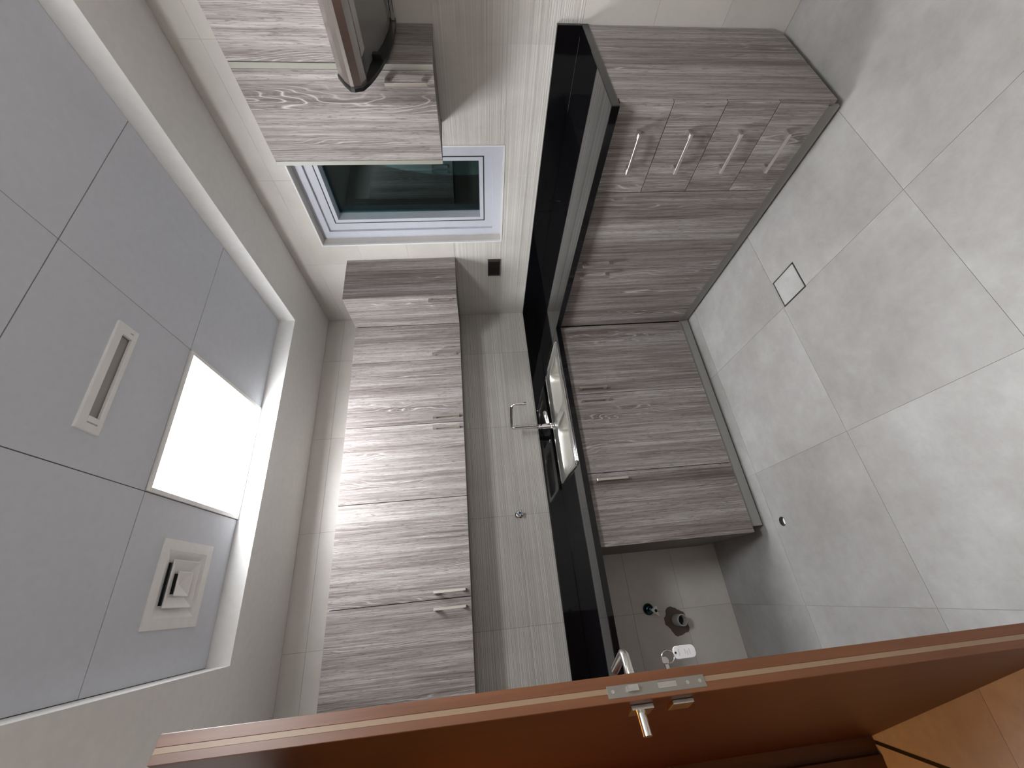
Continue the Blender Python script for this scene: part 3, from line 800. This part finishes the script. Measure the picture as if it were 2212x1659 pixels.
for sgn, n0 in ((1, DT), (-1, 0.0)):
    def dl(s, n, z): return H0 + DD*s + DN*(n0 + sgn*n) + Vector((0,0,z-.008))
    obj('rose', MB().obox(dl(SB-.025, 0, 1.067), DD*.050, DN*sgn*.009, Vector((0,0,.050))), 'satin', door, .0012)
    if sgn > 0:
        obj('lever', MB().tube([dl(SB, .008, 1.092), dl(SB, .050, 1.092), dl(SB-.004, .056, 1.092), dl(SB-.012, .060, 1.092), dl(SB-.125, .060, 1.092)], .0105, 16), 'satin', door, smooth=True)
    else:
        obj('lever', MB().tube([dl(SB, .008, 1.092), dl(SB, .050, 1.092)], .0105, 16), 'satin', door, smooth=True)
    obj('key_rose', MB().obox(dl(SB-.024, 0, .976), DD*.048, DN*sgn*.008, Vector((0,0,.048))), 'satin', door, .0012)
    if sgn > 0: obj('cylinder', MB().lathe([(.0085, 0), (.0085, .009)], dl(SB, .004, 1.000), DN*sgn, 16), 'rim', door, smooth=True)
# keys
def dk(s, n, z): return H0 + DD*s + DN*(DT+n) + Vector((0,0,z-.008))
t = thing('key_ring', 'key ring with a white plastic tag hanging from the door lock', 'keys', dk(SB, .03, 1.0))
obj('key', MB().obox(dk(SB-.0012, .014, .996), DD*.0024, DN*.012, Vector((0,0,.008))), 'rim', t)
bow_c = dk(SB, .031, 1.000)
obj('key_bow', MB().lathe([(.0080, -.0012), (.0080, .0012)], bow_c, DD, 18), 'rim', t)
rc = dk(SB, .038, .990)
rp = [rc + (DN*math.cos(2*math.pi*k/20)*.8 + DD*.3*math.cos(2*math.pi*k/20) + Vector((0,0,1))*math.sin(2*math.pi*k/20))*.015 for k in range(21)]
obj('split_ring', MB().tube(rp, .0012, 8, False), 'chrome', t, smooth=True)
# tag faces the viewer
tn = (CAM - dk(SB, .058, .94)); tn.z = 0; tn.normalize(); tu = Vector((0,0,1)).cross(tn)
tc = dk(SB, .044, .947)
def tl(a, h, d): return tc + tu*a + Vector((0,0,1))*h + tn*d
def trr(hw, hh, r, d, k=.92): return [tl(p[0], p[1], d) for p in rrect(-hw*k, hw*k, -hh*k, hh*k, r)]
tg = obj('tag', MB().loft([trr(.0135, .029, .009, -.002), trr(.0145, .030, .010, -.001), trr(.0145, .030, .010, .001), trr(.0135, .029, .009, .002)], True, True), 'tag', t)
obj('tag_hole', MB().lathe([(.0026, 0), (.0026, .0004)], tl(0, .0225, .002), tn, 12), 'dark', tg)
ins = MB()
for k, (a0, a1, h) in enumerate([(-.007, .007, .013), (-.004, .006, -.002), (-.007, .002, -.007), (-.006, .006, -.013)]):
    ins.obox(tl(a0, h, .002), tu*(a1-a0), Vector((0,0,.0016)), tn*.0002)
obj('tag_print', ins, 'ink', tg)
obj('link', MB().tube([rc + Vector((0,0,-.014)), tl(0, .0225, .0)], .001, 8), 'chrome', t)

# door frame (lining of the doorway), threshold and hallway
fr = MB()
fr.box(XL-.16, XL+.006, HY+.002, HY+.045, 0, DZ); fr.box(XL-.16, XL+.006, DY0-.03, DY0+.002, 0, DZ); fr.box(XL-.16, XL+.006, DY0-.03, HY+.045, DZ-.012, DZ+.03)
fr.box(XL-.10, XL-.06, HY-.012, HY+.004, 0, DZ); fr.box(XL-.10, XL-.06, DY0, DY0+.014, 0, DZ)
struct(obj('trim_1', fr, 'jamb', None, .001), 'dark brown wooden door frame')
struct(obj('trim_2', MB().box(XL-.034, XL-.022, DY0, HY, -.004, .0012), 'gasket'), 'thin black threshold joint in the doorway')
HXE = -4.1
hf = struct(obj('floor_hall', MB().box(HXE, XL-.02, -3.0, 1.2, -.08, -.0004), 'hallfloor'), 'hallway floor in warm lamplight')
struct(obj('wall_hall', MB().box(HXE-.1, HXE, -3.0, 1.2, -.08, 2.7).box(HXE, XL-.15, 1.2, 1.3, -.08, 2.7).box(HXE, XL-.15, -3.1, -3.0, -.08, 2.7), 'hallwall'), 'plain hallway wall')
struct(obj('ceiling_hall', MB().box(HXE, XL-.15, -3.0, 1.2, 2.5, 2.7), 'hallwall'), 'hallway ceiling')
t = thing('hall_lamp', 'round warm ceiling lamp in the hallway', 'light', (-3.05, -1.00, 2.5))
obj('housing', MB().lathe([(.12, 0), (.12, .02), (.105, .03)], (-3.05, -1.00, 2.5), (0,0,-1), 28), 'whiteplastic', t)
obj('lamp_glass', MB().lathe([(.10, .02), (.10, .034), (.06, .042)], (-3.05, -1.00, 2.5), (0,0,-1), 28), 'hall', t)
